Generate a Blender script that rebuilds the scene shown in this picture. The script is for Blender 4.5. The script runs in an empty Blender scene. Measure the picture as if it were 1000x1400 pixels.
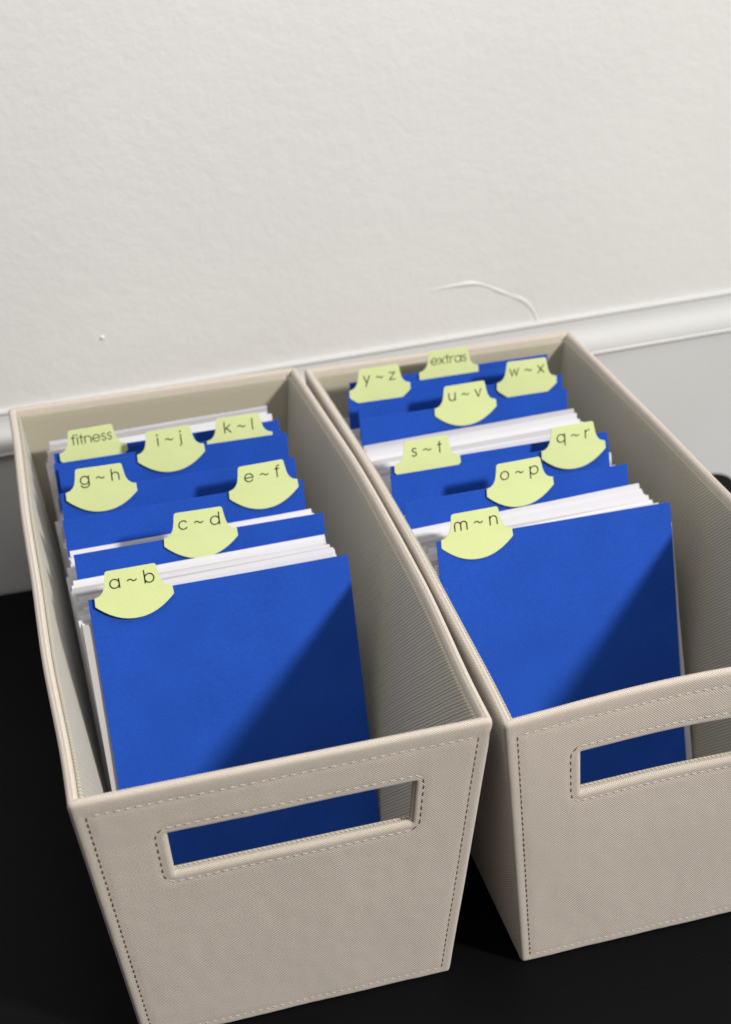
import bpy, bmesh, math, random
from mathutils import Vector, Matrix, noise

random.seed(7)
scene = bpy.context.scene
col = scene.collection

# ------------------------------------------------------------------ camera
cam_d = bpy.data.cameras.new('camera')
cam = bpy.data.objects.new('camera', cam_d)
col.objects.link(cam)
cam.location = (0.00917, -0.48122, 0.57150)
cam.rotation_euler = (1.03821, 0.03296, -0.26680)
cam_d.sensor_fit = 'HORIZONTAL'
cam_d.sensor_width = 36.0
cam_d.lens = 36.0 * 2.03506
cam_d.clip_start = 0.01
cam_d.clip_end = 50
cam_d.dof.use_dof = True
cam_d.dof.focus_distance = 0.705
cam_d.dof.aperture_fstop = 14
scene.camera = cam

# ------------------------------------------------------------------ light
world = bpy.data.worlds.new('World')
scene.world = world
world.use_nodes = True
bg = world.node_tree.nodes['Background']
bg.inputs['Color'].default_value = (1.0, 0.985, 0.96, 1)
bg.inputs['Strength'].default_value = 0.19

def area_lamp(name, loc, target, sx, sy, power, color):
    d = bpy.data.lights.new(name, 'AREA')
    d.shape = 'RECTANGLE'; d.size = sx; d.size_y = sy
    d.energy = power; d.color = color
    o = bpy.data.objects.new(name, d)
    col.objects.link(o)
    o.location = loc
    o.rotation_euler = (Vector(target) - Vector(loc)).to_track_quat('-Z', 'Y').to_euler()
    return o
# the window of the room: to the right, in front of the bins and above them
LD = Vector((1.0, -0.98, 0.98)).normalized()
area_lamp('window_light', Vector((0.18, 0.12, 0.15)) + LD * 4.0, (0.18, 0.12, 0.15), 0.34, 0.36, 200, (1.0, 0.975, 0.94))
# soft fill added above the bins to brighten their rims
area_lamp('overhead_fill', (0.14, 0.02, 1.30), (0.14, 0.06, 0.0), 0.8, 0.5, 7.2, (1.0, 0.985, 0.97))

scene.view_settings.view_transform = 'Standard'
scene.view_settings.look = 'None'
scene.view_settings.exposure = 0.0
scene.view_settings.gamma = 1.0

# ------------------------------------------------------------------ materials
def mat_new(name, rough=0.6, spec=0.3, base=(0.5, 0.5, 0.5)):
    m = bpy.data.materials.new(name)
    m.use_nodes = True
    b = m.node_tree.nodes['Principled BSDF']
    b.inputs['Base Color'].default_value = (*base, 1)
    b.inputs['Roughness'].default_value = rough
    b.inputs['Specular IOR Level'].default_value = spec
    return m, m.node_tree, b

def N(nt, kind, **kw):
    n = nt.nodes.new(kind)
    for k, v in kw.items():
        setattr(n, k, v)
    return n

def math_node(nt, op, a, b=None, c=None):
    n = N(nt, 'ShaderNodeMath', operation=op)
    for i, v in enumerate((a, b, c)):
        if v is None: continue
        if isinstance(v, (int, float)): n.inputs[i].default_value = v
        else: nt.links.new(v, n.inputs[i])
    return n.outputs[0]

def ramp(nt, fac, stops):
    n = N(nt, 'ShaderNodeValToRGB')
    el = n.color_ramp.elements
    el[0].position, el[0].color = stops[0][0], (*stops[0][1], 1)
    el[1].position, el[1].color = stops[-1][0], (*stops[-1][1], 1)
    for p, c in stops[1:-1]:
        e = el.new(p); e.color = (*c, 1)
    nt.links.new(fac, n.inputs[0])
    return n.outputs[0]

def noise_node(nt, vec, scale, detail=3, rough=0.5):
    n = N(nt, 'ShaderNodeTexNoise')
    n.inputs['Scale'].default_value = scale
    n.inputs['Detail'].default_value = detail
    n.inputs['Roughness'].default_value = rough
    if vec is not None: nt.links.new(vec, n.inputs['Vector'])
    return n.outputs['Fac']

def bump(nt, b, height, strength, dist):
    n = N(nt, 'ShaderNodeBump')
    n.inputs['Strength'].default_value = strength
    n.inputs['Distance'].default_value = dist
    nt.links.new(height, n.inputs['Height'])
    nt.links.new(n.outputs[0], b.inputs['Normal'])
    return n

def canvas_material(name, dark, light, pitch, twill):
    """woven canvas; the UV map is in metres"""
    m, nt, b = mat_new(name, rough=0.82, spec=0.25)
    uv = N(nt, 'ShaderNodeUVMap').outputs[0]
    wob = N(nt, 'ShaderNodeTexNoise')
    wob.inputs['Scale'].default_value = 60; nt.links.new(uv, wob.inputs['Vector'])
    mixv = N(nt, 'ShaderNodeVectorMath', operation='MULTIPLY_ADD')
    nt.links.new(wob.outputs['Color'], mixv.inputs[0])
    mixv.inputs[1].default_value = (0.0006, 0.0006, 0)
    nt.links.new(uv, mixv.inputs[2])
    sep = N(nt, 'ShaderNodeSeparateXYZ'); nt.links.new(mixv.outputs[0], sep.inputs[0])
    k = 2 * math.pi / pitch
    su = math_node(nt, 'SINE', math_node(nt, 'MULTIPLY', sep.outputs[0], k))
    sv = math_node(nt, 'SINE', math_node(nt, 'MULTIPLY', sep.outputs[1], k))
    w = math_node(nt, 'MULTIPLY', su, sv)
    if twill:
        dg = math_node(nt, 'ADD', sep.outputs[0], sep.outputs[1])
        tw = math_node(nt, 'SINE', math_node(nt, 'MULTIPLY', dg, k * 0.72))
        w = math_node(nt, 'ADD', math_node(nt, 'MULTIPLY', w, 0.45), math_node(nt, 'MULTIPLY', tw, 0.55))
    h = math_node(nt, 'MULTIPLY_ADD', w, 0.5, 0.5)
    slub = noise_node(nt, uv, 900, 2)
    h2 = math_node(nt, 'ADD', math_node(nt, 'MULTIPLY', h, 0.8), math_node(nt, 'MULTIPLY', slub, 0.3))
    c1 = ramp(nt, h2, [(0.12, dark), (0.95, light)])
    tone = noise_node(nt, uv, 22, 4)
    c2 = N(nt, 'ShaderNodeMixRGB', blend_type='MULTIPLY')
    nt.links.new(math_node(nt, 'MULTIPLY', tone, 0.35), c2.inputs[0])
    nt.links.new(c1, c2.inputs[1]); c2.inputs[2].default_value = (0.86, 0.84, 0.82, 1)
    nt.links.new(c2.outputs[0], b.inputs['Base Color'])
    b.inputs['Sheen Weight'].default_value = 0.4
    b.inputs['Sheen Roughness'].default_value = 0.5
    bump(nt, b, h2, 0.75, 0.00035)
    return m

M = {}
M['canvas'] = canvas_material('beige_canvas', (0.275, 0.228, 0.185), (0.755, 0.672, 0.585), 0.00128, False)
M['lining'] = canvas_material('olive_beige_lining', (0.15, 0.135, 0.09), (0.57, 0.525, 0.41), 0.0017, True)
M['thread_light'], nt, b = mat_new('pale_thread', 0.7, 0.3, (0.50, 0.43, 0.385))
M['thread_shaded'], nt, b = mat_new('shaded_thread', 0.7, 0.3, (0.17, 0.095, 0.065))  # same thread, shade of its furrow painted into the colour

def paper_material(name, base, var, rough=0.75, spec=0.2, per_object=0.0, grain=0.25):
    m, nt, b = mat_new(name, rough, spec, base)
    tc = N(nt, 'ShaderNodeTexCoord').outputs['Object']
    n1 = noise_node(nt, tc, 900, 3, 0.6)
    n2 = noise_node(nt, tc, 30, 3)
    f = math_node(nt, 'ADD', math_node(nt, 'MULTIPLY', n1, 0.6), math_node(nt, 'MULTIPLY', n2, 0.4))
    c = ramp(nt, f, [(0.3, tuple(x * (1 - var) for x in base)), (0.7, tuple(min(1, x * (1 + var)) for x in base))])
    if per_object:
        oi = N(nt, 'ShaderNodeObjectInfo')
        tint = ramp(nt, oi.outputs['Random'], [(0.0, (0.62, 0.60, 0.57)), (0.22, (0.86, 0.85, 0.86)), (0.6, (1, 1, 1)), (0.8, (1, 1, 1)), (1.0, (0.78, 0.79, 0.86))])
        mx = N(nt, 'ShaderNodeMixRGB', blend_type='MULTIPLY'); mx.inputs[0].default_value = per_object
        nt.links.new(c, mx.inputs[1]); nt.links.new(tint, mx.inputs[2]); c = mx.outputs[0]
    nt.links.new(c, b.inputs['Base Color'])
    bump(nt, b, n1, grain, 0.0002)
    return m
M['blue'] = paper_material('blue_cardstock', (0.013, 0.070, 0.41), 0.18, 0.75, 0.13)
M['green'] = paper_material('pale_green_cardstock', (0.62, 0.69, 0.325), 0.03, 0.75, 0.2)
M['white'] = paper_material('white_sleeve_paper', (0.72, 0.715, 0.745), 0.02, 0.65, 0.25, per_object=1.0, grain=0.1)
M['ink'], nt, b = mat_new('black_ink', 0.6, 0.2, (0.012, 0.014, 0.012))

def wall_material(name, base, grain, rough):
    m, nt, b = mat_new(name, rough, 0.35, base)
    tc = N(nt, 'ShaderNodeTexCoord').outputs['Object']
    n1 = noise_node(nt, tc, 230, 4, 0.55)
    n2 = noise_node(nt, tc, 90, 3)
    n3 = noise_node(nt, tc, 7, 3)
    h = math_node(nt, 'ADD', n1, math_node(nt, 'MULTIPLY', n2, 1.6))
    c = ramp(nt, n3, [(0.3, tuple(x * 0.965 for x in base)), (0.7, base)])
    nt.links.new(c, b.inputs['Base Color'])
    bump(nt, b, h, grain, 0.0022)
    return m
M['wall'] = wall_material('painted_plaster', (0.63, 0.624, 0.61), 0.11, 0.55)
M['trim'] = wall_material('painted_trim', (0.545, 0.545, 0.54), 0.04, 0.42)

m, nt, b = mat_new('black_paint', 0.5, 0.06, (0.008, 0.008, 0.009))
tc = N(nt, 'ShaderNodeTexCoord').outputs['Object']
n1 = noise_node(nt, tc, 12, 5, 0.6); n2 = noise_node(nt, tc, 1400, 2)
spk = ramp(nt, n2, [(0.69, (0.0035, 0.0035, 0.004)), (0.76, (0.03, 0.03, 0.03))])
nt.links.new(spk, b.inputs['Base Color'])
nt.links.new(math_node(nt, 'MULTIPLY_ADD', n1, 0.25, 0.40), b.inputs['Roughness'])
bump(nt, b, noise_node(nt, tc, 220, 3), 0.08, 0.001)
M['black'] = m

# ------------------------------------------------------------------ helpers
def link_mesh(name, verts, faces, mat, parent=None, uvs=None, smooth=True, recalc=True):
    me = bpy.data.meshes.new(name)
    me.from_pydata(verts, [], faces)
    if recalc:
        bm = bmesh.new(); bm.from_mesh(me)
        bmesh.ops.recalc_face_normals(bm, faces=bm.faces)
        bm.to_mesh(me); bm.free()
    if uvs:
        lay = me.uv_layers.new(name='UVMap')
        for lp in me.loops:
            lay.data[lp.index].uv = uvs[lp.vertex_index]
    if smooth:
        me.polygons.foreach_set('use_smooth', [True] * len(me.polygons))
    me.materials.append(mat)
    o = bpy.data.objects.new(name, me)
    col.objects.link(o)
    if parent is not None: o.parent = parent
    return o

def empty(name, loc, rot=(0, 0, 0)):
    o = bpy.data.objects.new(name, None)
    col.objects.link(o)
    o.empty_display_size = 0.02
    o.location = loc; o.rotation_euler = rot
    return o

def tag(o, label=None, cat=None, group=None, kind=None):
    if label: o['label'] = label
    if cat: o['category'] = cat
    if group: o['group'] = group
    if kind: o['kind'] = kind
    return o

def lines(a, b, r, step, extra=()):
    """parameter lines from a to b, packed where an edge has to be rounded"""
    s = set()
    for d in (0, 0.07, 0.25, 0.55, 1.0):
        s.add(round(a + d * r, 6)); s.add(round(b - d * r, 6))
    for e0, sgn in extra:
        for d in (0, 0.07, 0.25, 0.55, 1.0):
            s.add(round(e0 + sgn * d * r, 6))
    n = max(1, int((b - a - 2 * r) / step))
    fixed = sorted(s)
    for i in range(1, n):
        x = a + r + (b - a - 2 * r) * i / n
        if min(abs(x - f) for f in fixed) > step * 0.35: s.add(round(x, 6))
    return sorted(s)

def slab(name, u0, u1, v0, v1, t, fmap, mat, parent, step=0.004, hole=None, disp=None):
    """panel with fully rounded edges; fmap(u, v, w) places it, w runs into the bin"""
    r = t / 2
    eu = ((hole[0], -1), (hole[1], 1)) if hole else ()
    ev = ((hole[2], -1), (hole[3], 1)) if hole else ()
    us = lines(u0, u1, r, step, eu); vs = lines(v0, v1, r, step, ev)
    def delta(u, v):
        d = min(u - u0, u1 - u, v - v0, v1 - v)
        if hole:
            dx = max(hole[0] - u, 0, u - hole[1]); dy = max(hole[2] - v, 0, v - hole[3])
            d = min(d, math.hypot(dx, dy))
        return d
    rc = min(0.0035, (u1 - u0) / 4)
    def soft(u, v):
        """round the four outer corners of the panel"""
        cu = u1 - rc if u > u1 - rc else (u0 + rc if u < u0 + rc else None)
        cv = v1 - rc if v > v1 - rc else (v0 + rc if v < v0 + rc else None)
        if cu is None or cv is None: return u, v
        a, b_ = (u - cu) / rc, (v - cv) / rc
        return cu + rc * a * math.sqrt(1 - b_ * b_ / 2), cv + rc * b_ * math.sqrt(1 - a * a / 2)
    verts, uvs, idx = [], [], {}
    def vert(i, j, side):
        u, v = us[i], vs[j]
        d = delta(u, v)
        if d < 1e-7: side = 0
        k = (i, j, side)
        if k in idx: return idx[k]
        off = r - math.sqrt(max(0, r * r - (r - min(d, r)) ** 2))
        w = off if side == 0 else t - off
        if side == 0 and disp: w += disp(u, v)
        verts.append(fmap(*soft(u, v), w))
        sx = off * 0.6
        uvs.append((u, v + (sx if side == 0 else 0.05 - sx)))
        idx[k] = len(verts) - 1
        return idx[k]
    faces = []
    for i in range(len(us) - 1):
        for j in range(len(vs) - 1):
            uc, vc = (us[i] + us[i + 1]) / 2, (vs[j] + vs[j + 1]) / 2
            if hole and hole[0] < uc < hole[1] and hole[2] < vc < hole[3]: continue
            for side in (0, 1):
                q = [vert(i, j, side), vert(i + 1, j, side), vert(i + 1, j + 1, side), vert(i, j + 1, side)]
                faces.append(q)
    return link_mesh(name, verts, faces, mat, parent, uvs)

# ------------------------------------------------------------------ the setting
WY, WA = 0.43271, 0.0477                     # the wall stands at a slight angle to the table
wall_rot = (0, 0, WA)
# baseboard: front plane at local y = 0.006, plaster at local y = 0.013
def wall_sheet():
    vs = [(-1.2, 0.013, -0.3), (2.0, 0.013, -0.3), (2.0, 0.013, 1.2), (-1.2, 0.013, 1.2),
          (-1.2, 0.10, -0.3), (2.0, 0.10, -0.3), (2.0, 0.10, 1.2), (-1.2, 0.10, 1.2)]
    fs = [(0, 1, 2, 3), (4, 5, 6, 7), (0, 1, 5, 4), (2, 3, 7, 6), (0, 3, 7, 4), (1, 2, 6, 5)]
    o = link_mesh('wall', vs, fs, M['wall'], smooth=False)
    o.location = (0, WY, 0); o.rotation_euler = wall_rot
    return tag(o, 'off-white painted plaster wall behind the bins', kind='structure')
wall = wall_sheet()

def extrude_profile(name, prof, x0, x1, mat, n=1):
    verts, faces = [], []
    k = len(prof)
    for i in range(n + 1):
        x = x0 + (x1 - x0) * i / n
        verts += [(x, y, z) for y, z in prof]
    for i in range(n):
        for j in range(k):
            a, b2 = i * k + j, i * k + (j + 1) % k
            faces.append((a, b2, b2 + k, a + k))
    faces.append(tuple(range(k))); faces.append(tuple(range(n * k, n * k + k)))
    return verts, faces
prof = [(0.016, 0.1345), (0.0115, 0.1345), (0.0100, 0.1338), (0.0096, 0.1325), (0.0100, 0.1312), (0.0104, 0.1305)]
for k in range(9):                            # ogee cap easing onto the flat board
    a = k / 8
    prof.append((0.0102 - 0.0062 * (0.5 - 0.5 * math.cos(math.pi * a)), 0.1295 - 0.0235 * a))
prof += [(0.0034, 0.1050), (0.0042, 0.1038), (0.0060, 0.1034), (0.0060, -0.3), (0.016, -0.3)]
vs, fs = extrude_profile('baseboard', prof, -1.2, 2.0, M['trim'])
bb = link_mesh('baseboard', vs, fs, M['trim'], smooth=False)
bb.location = (0, WY, 0); bb.rotation_euler = wall_rot
tag(bb, 'white painted baseboard with moulded cap along the wall', kind='structure')

def ridge(name, pts, width, height):
    """bead of old paint or caulk lying on the plaster (wall-local x, z)"""
    P = []
    for i in range(len(pts) - 1):             # Catmull-Rom
        p0 = pts[max(i - 1, 0)]; p1 = pts[i]; p2 = pts[i + 1]; p3 = pts[min(i + 2, len(pts) - 1)]
        for k in range(8):
            t = k / 8
            P.append(tuple(0.5 * ((2 * p1[c]) + (-p0[c] + p2[c]) * t + (2 * p0[c] - 5 * p1[c] + 4 * p2[c] - p3[c]) * t * t
                                  + (-p0[c] + 3 * p1[c] - 3 * p2[c] + p3[c]) * t ** 3) for c in (0, 1)))
    P.append(pts[-1])
    verts, faces, m = [], [], 7
    for i, (x, z) in enumerate(P):
        a = P[max(i - 1, 0)]; c = P[min(i + 1, len(P) - 1)]
        tx, tz = c[0] - a[0], c[1] - a[1]; L = math.hypot(tx, tz) or 1
        nx, nz = -tz / L, tx / L
        e = min(1, i / 8, (len(P) - 1 - i) / 4) ** 0.6
        ww = width * (0.75 + 0.5 * noise.noise((x * 60, z * 60, 1))) * (0.3 + 0.7 * e)
        hh = height * (0.8 + 0.6 * noise.noise((x * 80, z * 80, 5))) * e
        for k in range(m):
            s = -1 + 2 * k / (m - 1)
            verts.append((x + nx * s * ww, 0.0133 - hh * (1 - s * s) - (0 if abs(s) < 1 else -0.0004), z + nz * s * ww))
    for i in range(len(P) - 1):
        for k in range(m - 1):
            a = i * m + k
            faces.append((a, a + 1, a + 1 + m, a + m))
    return link_mesh(name, verts, faces, M['wall'], wall)
ridge('paint_ridge', [(0.300, 0.1700), (0.3072, 0.1715), (0.321, 0.1720), (0.3377, 0.1706), (0.3576, 0.1606), (0.372, 0.1527), (0.3797, 0.1446), (0.3834, 0.1371), (0.3845, 0.1338)], 0.0027, 0.0009)
ridge('plaster_seam', [(0.1472, 0.330), (0.146, 0.30), (0.1425, 0.25), (0.139, 0.21), (0.137, 0.18)], 0.0022, 0.00035)
# a small blob of paint on the plaster
bv, bf = [(0, -0.0016, 0)], []
for ring, (rr, yy) in enumerate(((0.0007, -0.0012), (0.0012, -0.0004), (0.0018, 0.0004))):
    for k in range(10):
        a = 2 * math.pi * k / 10
        q = 1 + 0.25 * math.sin(2 * a + 1)
        bv.append((rr * q * math.cos(a), yy, rr * q * math.sin(a)))
for k in range(10):
    bf.append((0, 1 + k, 1 + (k + 1) % 10))
    for ring in (0, 1):
        a = 1 + ring * 10
        bf.append((a + k, a + 10 + k, a + 10 + (k + 1) % 10, a + (k + 1) % 10))
for (x, z, s) in ((0.0686, 0.1745, 1.0),):
    o = link_mesh('paint_blob', [(v[0] * s, v[1] * s, v[2] * s) for v in bv], bf, M['wall'], wall)
    o.location = (x, 0.013, z)

# black table with one rounded corner, just clear of the wall
def table():
    x0, x1, y0, y1, r = -0.75, 0.531, -0.75, 0.4325, 0.012
    out = []
    for cx, cy, a0 in ((x1 - r, y1 - r, 0), (x0 + r, y1 - r, 90), (x0 + r, y0 + r, 180), (x1 - r, y0 + r, 270)):
        for k in range(9):
            a = math.radians(a0 + 90 * k / 8)
            out.append((cx, cy, math.cos(a), math.sin(a)))
    rings = []
    e = 0.003
    for k in range(5):
        a = math.pi / 2 * k / 4
        rings.append((r - e + e * math.sin(a), -e + e * math.cos(a)))
    rings.append((r, -0.028))
    verts, faces, n = [], [], len(out)
    for rad, z in rings:
        verts += [(cx + rad * ca, cy + rad * sa, z) for cx, cy, ca, sa in out]
    faces.append(tuple(range(n)))
    for q in range(len(rings) - 1):
        for k in range(n):
            faces.append((q * n + k, q * n + (k + 1) % n, (q + 1) * n + (k + 1) % n, (q + 1) * n + k))
    faces.append(tuple(range((len(rings) - 1) * n, len(rings) * n)))
    o = link_mesh('tabletop', verts, faces, M['black'], smooth=False)
    return tag(o, 'black painted tabletop under both bins', kind='structure')
table()

# ------------------------------------------------------------------ fabric bins
W, L, H, SX, SY = 0.185, 0.3837, 0.1644, 0.0165, 0.0136
TO, TL = 0.0046, 0.0016
HF = math.hypot(H, SY); HS = math.hypot(H, SX)
HOLE = (0.0375, 0.1512, 0.1115, 0.1362)       # handle opening in the front panel

def stitch_path(points, pitch, length, closed=False):
    """(u, v, angle) of the single stitches along a polyline"""
    pts = points + [points[0]] if closed else points
    seg = [(a, c, math.hypot(c[0] - a[0], c[1] - a[1])) for a, c in zip(pts, pts[1:])]
    tot = sum(s[2] for s in seg)
    n = int(tot / pitch); res = []
    for i in range(n):
        d = (i + 0.5) * tot / n
        for a, c, ln in seg:
            if d <= ln: break
            d -= ln
        t = d / ln
        res.append((a[0] + (c[0] - a[0]) * t, a[1] + (c[1] - a[1]) * t, math.atan2(c[1] - a[1], c[0] - a[0])))
    return res

def stitches(name, items, length, rad, fmap, mat, parent, disp):
    verts, faces = [], []
    for (u, v, a) in items:
        a += random.uniform(-0.10, 0.10); ln = length * random.uniform(0.85, 1.1)
        ca, sa = math.cos(a), math.sin(a)
        b0 = len(verts)
        prof_ = ((-0.5, 0.35, 0.15), (-0.3, 1.0, -0.25), (0, 1.15, -0.4), (0.3, 1.0, -0.25), (0.5, 0.35, 0.15))
        for s, rr, lift in prof_:
            for k in range(6):
                q = 2 * math.pi * k / 6
                lu, lv = s * ln, rr * rad * math.cos(q)
                uu, vv = u + lu * ca - lv * sa, v + lu * sa + lv * ca
                w = disp(uu, vv) + lift * rad + rr * rad * math.sin(q) * 0.8
                verts.append(fmap(uu, vv, w))
        for s in range(4):
            for k in range(6):
                faces.append((b0 + s * 6 + k, b0 + s * 6 + (k + 1) % 6, b0 + s * 6 + 6 + (k + 1) % 6, b0 + s * 6 + 6 + k))
        faces.append(tuple(range(b0, b0 + 6))); faces.append(tuple(range(b0 + 24, b0 + 30)))
    o = link_mesh(name, verts, faces, mat, parent)
    o['kind'] = 'stuff'
    return o

def rounded_rect(u0, u1, v0, v1, r, n=6):
    res = []
    for cx, cy, a0 in ((u1 - r, v1 - r, 0), (u0 + r, v1 - r, 90), (u0 + r, v0 + r, 180), (u1 - r, v0 + r, 270)):
        for k in range(n + 1):
            a = math.radians(a0 + 90 * k / n)
            res.append((cx + r * math.cos(a), cy + r * math.sin(a)))
    return res

def make_bin(loc, yaw, bow_l, bow_r, bow_f, seed, label, threads):
    root = empty('fabric_bin', loc, (0, 0, yaw))
    tag(root, label, 'storage bin', 'fabric storage bins side by side on the table')
    SU, SVT, SVB = 0.0062, HF - 0.0086, 0.0048
    hr = (HOLE[0] - 0.0055, HOLE[1] + 0.0042, HOLE[2] - 0.0050, HOLE[3] + 0.0042, 0.006)
    def sd_round(u, v):
        cx, cy = (hr[0] + hr[1]) / 2, (hr[2] + hr[3]) / 2
        qx = abs(u - cx) - (hr[1] - hr[0]) / 2 + hr[4]; qy = abs(v - cy) - (hr[3] - hr[2]) / 2 + hr[4]
        return math.hypot(max(qx, 0), max(qy, 0)) + min(max(qx, qy), 0) - hr[4]
    def disp_f(u, v):
        d = 1.0
        if SVB - 0.001 < v < SVT + 0.001: d = min(d, abs(u - SU), abs(W - SU - u))
        if SU - 0.001 < u < W - SU + 0.001: d = min(d, abs(v - SVT), abs(v - SVB))
        d = min(d, abs(sd_round(u, v)))
        g = 0.00038 * math.exp(-(d / 0.0011) ** 2)
        return g + 0.00045 * noise.noise((u * 26 + seed * 9, v * 26, 0.3)) + 0.00012 * noise.noise((u * 130, v * 130, seed))
    def wav(u, v, k): return 0.0007 * noise.noise((u * 14 + k * 7, v * 18, seed * 3.1))
    def bow(b_, s): return b_ * math.sin(math.pi * s) ** 1.2
    def f_front(u, v, w):
        q = v / HF
        return (W / 2 + (u - W / 2) * (1 - 2 * SX / W * (1 - q)), SY * (1 - q) + w + bow(bow_f, min(1, max(0, u / W))) * q * q, v * H / HF)
    def f_back(u, v, w):
        x, y, z = f_front(u, v, w)
        return (x, L - (SY * (1 - v / HF) + w), z)
    def side(u, v, w, sgn):
        q = v / HS
        y = L / 2 + (u - L / 2) * (1 - 2 * SY / L * (1 - q))
        bb_ = bow(bow_l if sgn > 0 else bow_r, min(1, max(0, u / L))) * max(0, q) ** 1.5
        x = SX * (1 - q) + w - bb_ + wav(u, v, sgn) * max(0, q)
        return (x if sgn > 0 else W - x, y, v * H / HS)
    f_left = lambda u, v, w: side(u, v, w, 1)
    f_right = lambda u, v, w: side(u, v, w, -1)
    d0 = lambda u, v: disp_f(u, v)
    e = 0.00025
    fp = slab('front_panel', 0, W, 0, HF, TO, f_front, M['canvas'], root, 0.0016, HOLE, disp_f)
    hl = (HOLE[0] - 0.0003, HOLE[1] + 0.0003, HOLE[2] - 0.0007, HOLE[3] + 0.0006)
    slab('lining', 0.004, W - 0.004, 0.004, HF - 0.0042, TL, lambda u, v, w: f_front(u, v, w + TO + 0.0001), M['lining'], fp, 0.005, hl)
    bp = slab('back_panel', 0, W, 0, HF, TO, f_back, M['canvas'], root, 0.005)
    slab('lining', 0.004, W - 0.004, 0.004, HF - 0.0046, TL, lambda u, v, w: f_back(u, v, w + TO + 0.0001), M['lining'], bp, 0.005)
    for fn in (f_left, f_right):
        sp = slab('side_panel', e, L - e, 0, HS, TO, lambda u, v, w: fn(u, v, w + e), M['canvas'], root, 0.006)
        slab('lining', 0.0042, L - 0.0042, 0.004, HS - 0.0034, TL, lambda u, v, w: fn(u, v, w + TO + e + 0.0001), M['lining'], sp, 0.006)
    bx0, bx1, by0, by1 = SX + 0.003, W - SX - 0.003, SY + 0.003, L - SY - 0.003
    slab('bottom_panel', bx0, bx1, by0, by1, 0.003, lambda u, v, w: (u, v, 0.0010 + w), M['lining'], root, 0.02)
    # sewing on the front
    top = stitch_path([(SU + 0.002, SVT), (W - SU - 0.002, SVT)], 0.0044, 0.003)
    bot = stitch_path([(SU + 0.002, SVB), (W - SU - 0.002, SVB)], 0.0044, 0.003)
    rt = [s for s in stitch_path(rounded_rect(*hr), 0.0042, 0.003, True)]
    pale = top + bot + [s for s in rt if abs(math.sin(s[2])) < 0.5]
    shaded = [s for s in rt if abs(math.sin(s[2])) >= 0.5]  # upright stitches, furrow shade carried by the thread colour
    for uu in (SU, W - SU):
        shaded += stitch_path([(uu, SVT), (uu, SVB)], 0.0036, 0.003)
    stitches('pale_stitching', pale, 0.0031, 0.00034, f_front, M['thread_light'], fp, d0)
    stitches('shaded_stitching', shaded, 0.0030, 0.00036, f_front, M['thread_shaded'], fp, d0)
    # loose ends of thread on the rims
    rnd = random.Random(seed)
    for (x, y, z, ln) in threads:
        a0, pts = rnd.uniform(-0.6, 0.9), []
        p = Vector((x, y, z))
        for k in range(9):
            pts.append(p.copy())
            a0 += rnd.uniform(-0.1, 0.45)
            p = p + Vector((math.cos(a0) * 0.8, math.sin(a0 * 1.3) * 0.5, math.sin(a0) * 0.7)) * ln / 8
        vv, ff = [], []
        for p in pts:
            vv += [(p.x + 0.000035 * math.cos(q), p.y + 0.00003 * math.cos(q), p.z + 0.000035 * math.sin(q)) for q in (0, 2.09, 4.19)]
        for k in range(8):
            for q in range(3):
                ff.append((k * 3 + q, k * 3 + (q + 1) % 3, k * 3 + 3 + (q + 1) % 3, k * 3 + 3 + q))
        link_mesh('loose_thread', vv, ff, M['thread_light'], root)
    return root

make_bin((0, 0, 0), 0, 0.0018, 0.0060, 0.0, 1, 'beige canvas bin of discs with dividers a to l and fitness',
         ((0.080, 0.003, 0.1125, 0.004),))
make_bin((0.1872, -0.0051, 0), -0.0022, -0.0043, 0.0010, 0.0062, 2, 'beige canvas bin of discs with dividers m to z and extras',
         ((0.0085, 0.105, H - 0.001, 0.005),))

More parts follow.
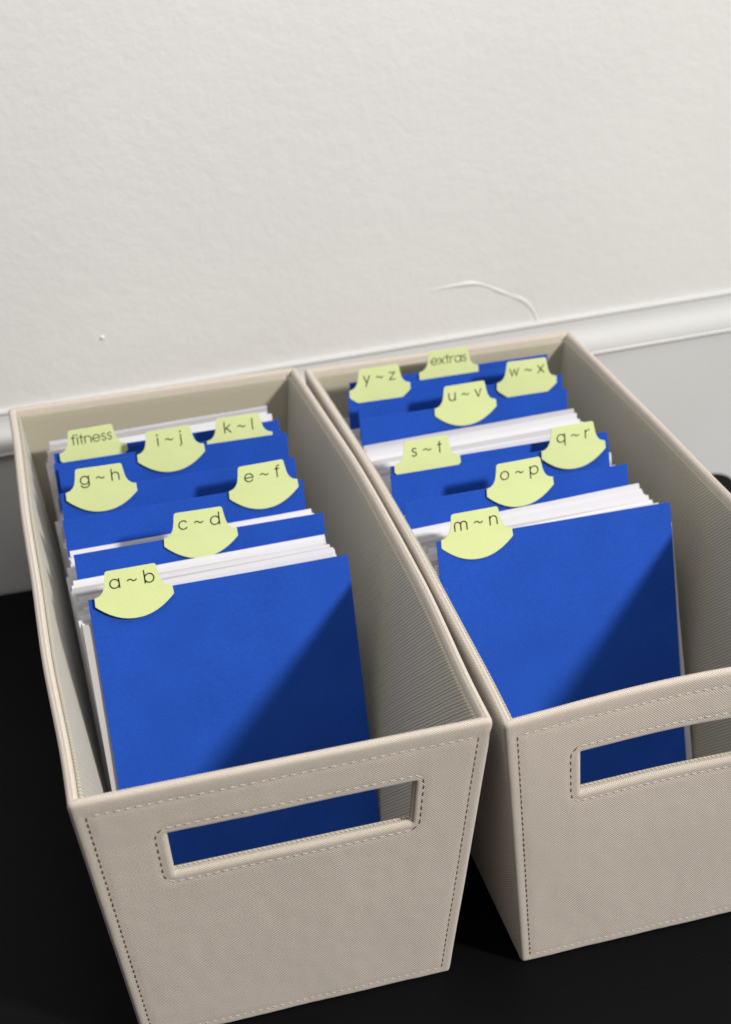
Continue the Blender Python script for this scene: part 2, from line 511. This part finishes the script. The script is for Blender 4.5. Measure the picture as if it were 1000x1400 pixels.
# ------------------------------------------------------------------ lettering: single-stroke round alphabet
def arc(cx, cy, r, a0, a1, ry=None, n=18):
    ry = r if ry is None else ry
    return [(cx + r * math.cos(math.radians(a0 + (a1 - a0) * k / n)), cy + ry * math.sin(math.radians(a0 + (a1 - a0) * k / n))) for k in range(n + 1)]
CIRC = arc(0.5, 0.5, 0.5, 0, 360, n=32)
A, D = 1.40, -0.42
ARCH = lambda x, r: [(x, 0), (x, 1 - r)] + arc(x + r, 1 - r, r, 180, 0)[1:] + [(x + 2 * r, 0)]
GLYPH = {
    'a': (1.0, [CIRC, [(1, 1), (1, 0)]]),
    'b': (1.0, [CIRC, [(0, A), (0, 0)]]),
    'c': (0.9, [arc(0.5, 0.5, 0.5, 42, 318, n=26)]),
    'd': (1.0, [CIRC, [(1, A), (1, 0)]]),
    'e': (1.0, [[(0.02, 0.5), (1, 0.5)] + arc(0.5, 0.5, 0.5, 0, 322, n=28)[1:]]),
    'f': (0.5, [[(0.2, 0), (0.2, A - 0.27)] + arc(0.47, A - 0.27, 0.27, 180, 80, n=8)[1:], [(0, 1), (0.47, 1)]]),
    'g': (1.0, [CIRC, [(1, 1), (1, 0.02)] + arc(0.5, 0.02, 0.5, 0, -158, 0.42)[1:]]),
    'h': (0.84, [[(0, A), (0, 0)], ARCH(0, 0.42)]),
    'i': (0.1, [[(0.05, 1), (0.05, 0)], 'dot']),
    'j': (0.15, [[(0.1, 1), (0.1, -0.22)] + arc(-0.1, -0.22, 0.2, 0, -95, n=8)[1:], 'dot']),
    'k': (0.78, [[(0, A), (0, 0)], [(0.70, 1), (0.0, 0.42)], [(0.22, 0.60), (0.78, 0)]]),
    'l': (0.1, [[(0.05, A), (0.05, 0)]]),
    'm': (1.44, [ARCH(0, 0.36), ARCH(0.72, 0.36)]),
    'n': (0.84, [ARCH(0, 0.42), [(0, 1), (0, 0)]]),
    'o': (1.0, [CIRC]),
    'p': (1.0, [CIRC, [(0, 1), (0, D)]]),
    'q': (1.0, [CIRC, [(1, 1), (1, D)]]),
    'r': (0.48, [[(0, 1), (0, 0)], [(0, 0.55)] + arc(0.42, 0.58, 0.42, 170, 75, n=10)]),
    's': (0.56, [arc(0.29, 0.755, 0.245, 35, 215, n=14) + [(0.29, 0.51)] + arc(0.27, 0.255, 0.265, 55, -150, n=16)]),
    't': (0.46, [[(0.23, 1.36), (0.23, 0)], [(0, 1), (0.46, 1)]]),
    'u': (0.84, [[(0, 1), (0, 0.42)] + arc(0.42, 0.42, 0.42, 180, 360)[1:] + [(0.84, 1)], [(0.84, 1), (0.84, 0)]]),
    'v': (0.82, [[(0, 1), (0.41, 0), (0.82, 1)]]),
    'w': (1.22, [[(0, 1), (0.31, 0), (0.61, 0.95), (0.91, 0), (1.22, 1)]]),
    'x': (0.80, [[(0, 1), (0.80, 0)], [(0.80, 1), (0, 0)]]),
    'y': (0.82, [[(0, 1), (0.41, 0)], [(0.82, 1), (0.24, D)]]),
    'z': (0.78, [[(0, 1), (0.76, 1), (0, 0), (0.78, 0)]]),
    '~': (0.92, [[(0.92 * k / 16, 0.60 + 0.115 * math.sin(2 * math.pi * k / 16) ) for k in range(17)]]),
    ' ': (0.12, []),
}
def lettering_mesh(text, xh, sw, gap):
    """flat print in the x-z plane, centred on x = 0, baseline at z = 0"""
    x, strokes = 0.0, []
    for ch in text:
        wd, st = GLYPH[ch]
        for s in st:
            if s == 'dot':
                c = 0.05 if ch == 'i' else 0.1
                strokes.append([(x + c, 1.37), (x + c, 1.385)])
            else:
                strokes.append([(x + p[0], p[1]) for p in s])
        x += wd + gap
    tot = x - gap
    verts, faces = [], []
    for s in strokes:
        s = [((p[0] - tot / 2) * xh, p[1] * xh) for p in s]
        closed = len(s) > 10 and math.hypot(s[0][0] - s[-1][0], s[0][1] - s[-1][1]) < 1e-6
        dot = len(s) == 2 and abs(s[0][1] - s[1][1]) < 0.03 * xh and abs(s[0][0] - s[1][0]) < 1e-9
        wd = sw * (1.5 if dot else 1)
        if not closed:                         # square ends, half a stroke long
            (x0, y0), (x1, y1) = s[0], s[1]; l = math.hypot(x1 - x0, y1 - y0)
            s[0] = (x0 - (x1 - x0) / l * wd * 0.5, y0 - (y1 - y0) / l * wd * 0.5)
            (x0, y0), (x1, y1) = s[-1], s[-2]; l = math.hypot(x1 - x0, y1 - y0)
            s[-1] = (x0 - (x1 - x0) / l * wd * 0.5, y0 - (y1 - y0) / l * wd * 0.5)
        b0 = len(verts); n = len(s)
        for i, (px, pz) in enumerate(s):
            if closed: a, c = s[(i - 1) % (n - 1)], s[(i + 1) % (n - 1)]
            else: a, c = s[max(i - 1, 0)], s[min(i + 1, n - 1)]
            d1 = Vector((px - a[0], pz - a[1])); d2 = Vector((c[0] - px, c[1] - pz))
            if d1.length < 1e-9: d1 = d2
            if d2.length < 1e-9: d2 = d1
            d1.normalize(); d2.normalize()
            t = d1 + d2
            t = t.normalized() if t.length > 1e-6 else d1
            nn = Vector((-t.y, t.x)); m = min(2.2, 1 / max(0.3, abs(nn.dot(Vector((-d1.y, d1.x))))))
            verts.append((px + nn.x * wd / 2 * m, 0, pz + nn.y * wd / 2 * m))
            verts.append((px - nn.x * wd / 2 * m, 0, pz - nn.y * wd / 2 * m))
        for i in range(n - 1):
            a = b0 + 2 * i
            faces.append((a, a + 1, a + 3, a + 2))
    return verts, faces

# ------------------------------------------------------------------ divider cards
CW, CH, CT = 0.1358, 0.158, 0.0005
FLOOR_Z = 0.00415

def card_mesh(seed, w):
    verts, faces, n, k = [], [], 8, 8
    for side in (-0.5, 0.5):
        for i in range(n + 1):
            for j in range(k + 1):
                x, z = (i / n - 0.5) * w, j / k * CH
                b_ = 0.0009 * noise.noise((x * 11 + seed * 5.3, z * 9, seed)) + 0.0007 * math.sin(seed * 2.1) * (2 * i / n - 1) ** 2
                verts.append((x, side * CT + b_, z))
    m = (n + 1) * (k + 1)
    for i in range(n):
        for j in range(k):
            a = i * (k + 1) + j
            faces.append((a, a + k + 1, a + k + 2, a + 1)); faces.append((m + a, m + a + 1, m + a + k + 2, m + a + k + 1))
    for i in range(n):
        for j in (0, k):
            a = i * (k + 1) + j; faces.append((a, a + k + 1, m + a + k + 1, m + a))
    for j in range(k):
        for i in (0, n):
            a = i * (k + 1) + j; faces.append((a, a + 1, m + a + 1, m + a))
    return verts, faces

def tab_outline():
    half = []                                   # right half from top centre to bottom centre (x, height over the card edge)
    half += [(0.0, 0.0136), (0.0118, 0.0136)]
    half += [(0.0118 + 0.0014 * math.sin(math.radians(a)), 0.0122 + 0.0014 * math.cos(math.radians(a))) for a in (30, 60, 90)]
    half += [(0.0136, 0.0095), (0.0141, 0.0066), (0.0147, 0.0045), (0.0158, 0.0026), (0.0174, 0.0012), (0.0199, 0.0004)]
    half += [(0.0201, -0.0040)]
    for k in range(1, 13):
        a = k / 12
        half.append((0.0201 * (1 - a), -0.0040 - 0.0092 * (1 - (1 - a) ** 2.1)))
    left = [(-x, z) for x, z in half[-2:0:-1]]
    return half + left
OUT = tab_outline()

def divider(word, xc, ytop, th, yaw, tabx, w, group, label, seed):
    bz = FLOOR_Z + CT * 0.6
    by = ytop - CH * math.sin(th)
    root = empty('divider_card', (xc, by, bz), (-th, 0, math.radians(yaw)))
    tag(root, label, 'divider card', group)
    v, f = card_mesh(seed, w)
    link_mesh('card', v, f, M['blue'], root, smooth=False)
    yf = -0.00175
    n = len(OUT)
    lean = random.uniform(-0.02, 0.02); dz = random.uniform(-0.0004, 0.0004)
    cl, sl = math.cos(lean), math.sin(lean)
    pts = [(x * cl - z * sl, z * cl + x * sl + dz) for x, z in OUT]
    def crv(x, z): return yf + 0.0009 * (x / 0.02) ** 2 * 0.4 - 0.0003 * z / 0.0136
    verts = [(tabx + x, crv(x, z), CH + z) for x, z in pts] + [(tabx + x, crv(x, z) + 0.00045, CH + z) for x, z in pts]
    faces = [tuple(range(n)), tuple(range(n, 2 * n))] + [(i, (i + 1) % n, n + (i + 1) % n, n + i) for i in range(n)]
    # a fan keeps the gently curved face clean
    c0 = len(verts); verts += [(tabx, crv(0, 0), CH), (tabx, crv(0, 0) + 0.00045, CH)]
    faces = [(i, (i + 1) % n, c0) for i in range(n)] + [(n + i, n + (i + 1) % n, c0 + 1) for i in range(n)] + faces[2:]
    tb = link_mesh('tab', verts, faces, M['green'], root, smooth=False)
    if len(word) > 3: xh, sw, gap = (0.0042, 0.00050, 0.26)
    else: xh, sw, gap = (0.0047, 0.00058, 0.40)
    txt = word if len(word) > 3 else word[0] + ' ~ ' + word[-1]
    v, f = lettering_mesh(txt, xh, sw, gap)
    bz_ = CH + (0.0042 if len(word) <= 3 else 0.0046)
    v = [(tabx + (x * cl - z * sl), crv(x, z + 0.004) - 0.00016, bz_ + z * cl + x * sl + dz) for x, y, z in v]
    link_mesh('lettering', v, f, M['ink'], tb, smooth=False, recalc=False)
    return root, by

LEFT = [('a-b', 0.0940, 0.1641, 0.307, 0.49, -0.0450), ('c-d', 0.0911, 0.2080, 0.269, 0.42, 0.0), ('e-f', 0.0892, 0.2450, 0.238, 1.1, 0.0450),
        ('g-h', 0.0897, 0.2721, 0.215, -0.14, -0.0449), ('i-j', 0.0916, 0.3031, 0.188, -0.12, -0.0020), ('k-l', 0.0895, 0.3075, 0.185, -0.2, 0.0424),
        ('fitness', 0.0907, 0.3198, 0.174, -0.04, -0.0449)]
RIGHT = [('m-n', 0.2766, 0.1624, 0.308, -0.53, -0.0447), ('o-p', 0.2724, 0.2055, 0.271, 1.0, 0.0010), ('q-r', 0.2727, 0.2350, 0.246, 0.14, 0.0443),
         ('s-t', 0.2755, 0.2449, 0.238, 0.29, -0.0450), ('u-v', 0.2735, 0.3045, 0.187, -0.29, 0.0), ('w-x', 0.2776, 0.3242, 0.170, -1.0, 0.0430),
         ('y-z', 0.2758, 0.3439, 0.154, 0.3, -0.0460), ('extras', 0.2800, 0.3543, 0.145, -0.2, -0.0010)]
bases = {}
for gi, cards in enumerate((LEFT, RIGHT)):
    for k, (word, xc, yt, th, yaw, tx) in enumerate(cards):
        sd = gi * 10 + k + 1
        nm = word if len(word) > 3 else word[0] + ' ~ ' + word[-1]
        _, by = divider(word, xc, yt, th, yaw, tx, 0.1364 if gi == 0 else 0.1344,
                        'blue divider cards with green tabs', 'blue divider card with pale green tab reading ' + nm, sd)
        bases[word] = (by, th)

# ------------------------------------------------------------------ disc sleeves filed behind the dividers
SW, SH = 0.1376, 0.1450
def sleeve_mesh(name, seed, t_mid):
    rnd = random.Random(seed)
    n = 8
    verts, faces = [], []
    lip = rnd.uniform(0.0004, 0.0012)
    for side in (-1, 1):
        hh = SH - (lip if side < 0 else 0)
        for i in range(n + 1):
            for j in range(n + 1):
                x, z = (i / n - 0.5) * SW, j / n * hh
                rr = math.hypot(x, z - 0.062) / 0.066          # the disc inside lifts the paper
                bulge = max(0.0, 1 - rr ** 4) ** 0.5
                warp = 0.0007 * noise.noise((x * 22 + seed * 3, z * 16, seed)) + 0.0012 * noise.noise((x * 9, z * 9, seed * 2.3)) * (abs(x) / 0.07) ** 3
                verts.append((x, side * (0.00022 + t_mid * 0.5 * bulge) + warp, z))
    m = (n + 1) ** 2
    for i in range(n):
        for j in range(n):
            a = i * (n + 1) + j
            faces.append((a, a + n + 1, a + n + 2, a + 1)); faces.append((m + a, m + a + 1, m + a + n + 2, m + a + n + 1))
        a = i * (n + 1); faces.append((a, a + n + 1, m + a + n + 1, m + a))
        for j in (0, n):
            b_ = j * (n + 1) + i; faces.append((b_, b_ + 1, m + b_ + 1, m + b_))
    o = link_mesh(name, verts, faces, M['white'], smooth=False)
    return o
protos = [sleeve_mesh('disc_sleeve', 11 + k, 0.0012 + 0.0002 * (k % 3)) for k in range(6)]
used = set()
def put_sleeve(kind, x, y, z, th, roll, yaw, label, group):
    src = protos[kind]
    if kind not in used:
        o = src; used.add(kind)
    else:
        o = src.copy(); col.objects.link(o)
    o.location = (x, y, z); o.rotation_euler = (-th, roll, yaw)
    tag(o, label, 'disc sleeve', group)
    return o

def fill(cards, xc, counts, tall, last_gap, last_th, roll0):
    say = lambda word: word if len(word) > 3 else word[0] + ' ~ ' + word[-1]
    for k, (word, *_r) in enumerate(cards):
        y0, t0 = bases[word]
        nxt = cards[k + 1][0] if k + 1 < len(cards) else None
        if nxt: y1, t1 = bases[nxt]
        else: y1, t1 = y0 + last_gap, last_th
        n = counts[k]
        drift = random.uniform(-0.001, 0.001)
        for i in range(n):
            a = (i + 1) / (n + 1)
            drift += random.uniform(-0.0008, 0.0008); drift = max(-0.0012, min(0.0012, drift))
            x = xc + drift + random.uniform(-0.0014, 0.0014)
            th = t0 + (t1 - t0) * a + random.uniform(-0.004, 0.004)
            roll = roll0 + random.uniform(-0.013, 0.013)
            z = FLOOR_Z + 0.0004 + 0.5 * SW * abs(math.sin(roll))
            if i == 0: lab = 'white paper disc sleeve directly behind the blue %s divider' % say(word)
            elif i == n - 1 and nxt: lab = 'white paper disc sleeve directly in front of the blue %s divider' % say(nxt)
            elif i == n - 1: lab = 'white paper disc sleeve resting against the back lining behind the %s divider' % say(word)
            elif nxt: lab = 'white paper disc sleeve inside the stack between the %s and %s dividers' % (say(word), say(nxt))
            else: lab = 'white paper disc sleeve inside the stack behind the %s divider' % say(word)
            o = put_sleeve(random.randrange(6), x, y0 + (y1 - y0) * a, z, th, roll, random.uniform(-0.006, 0.006), lab, 'disc sleeves behind the %s divider' % say(word))
            o.scale = (1, 1, tall[k] * random.choice((0.984, 0.99, 0.994, 0.998, 1.002)) * random.uniform(0.998, 1.004))
fill(LEFT, 0.0918, [21, 17, 13, 14, 1, 5, 14], [1.0, 0.965, 0.935, 0.925, 0.93, 0.94, 1.0], 0.056, 0.09, -0.022)
fill(RIGHT, 0.2796, [21, 14, 4, 27, 9, 8, 3, 1], [0.985, 0.935, 0.93, 0.975, 0.925, 0.92, 0.92, 0.92], 0.012, 0.10, -0.024)
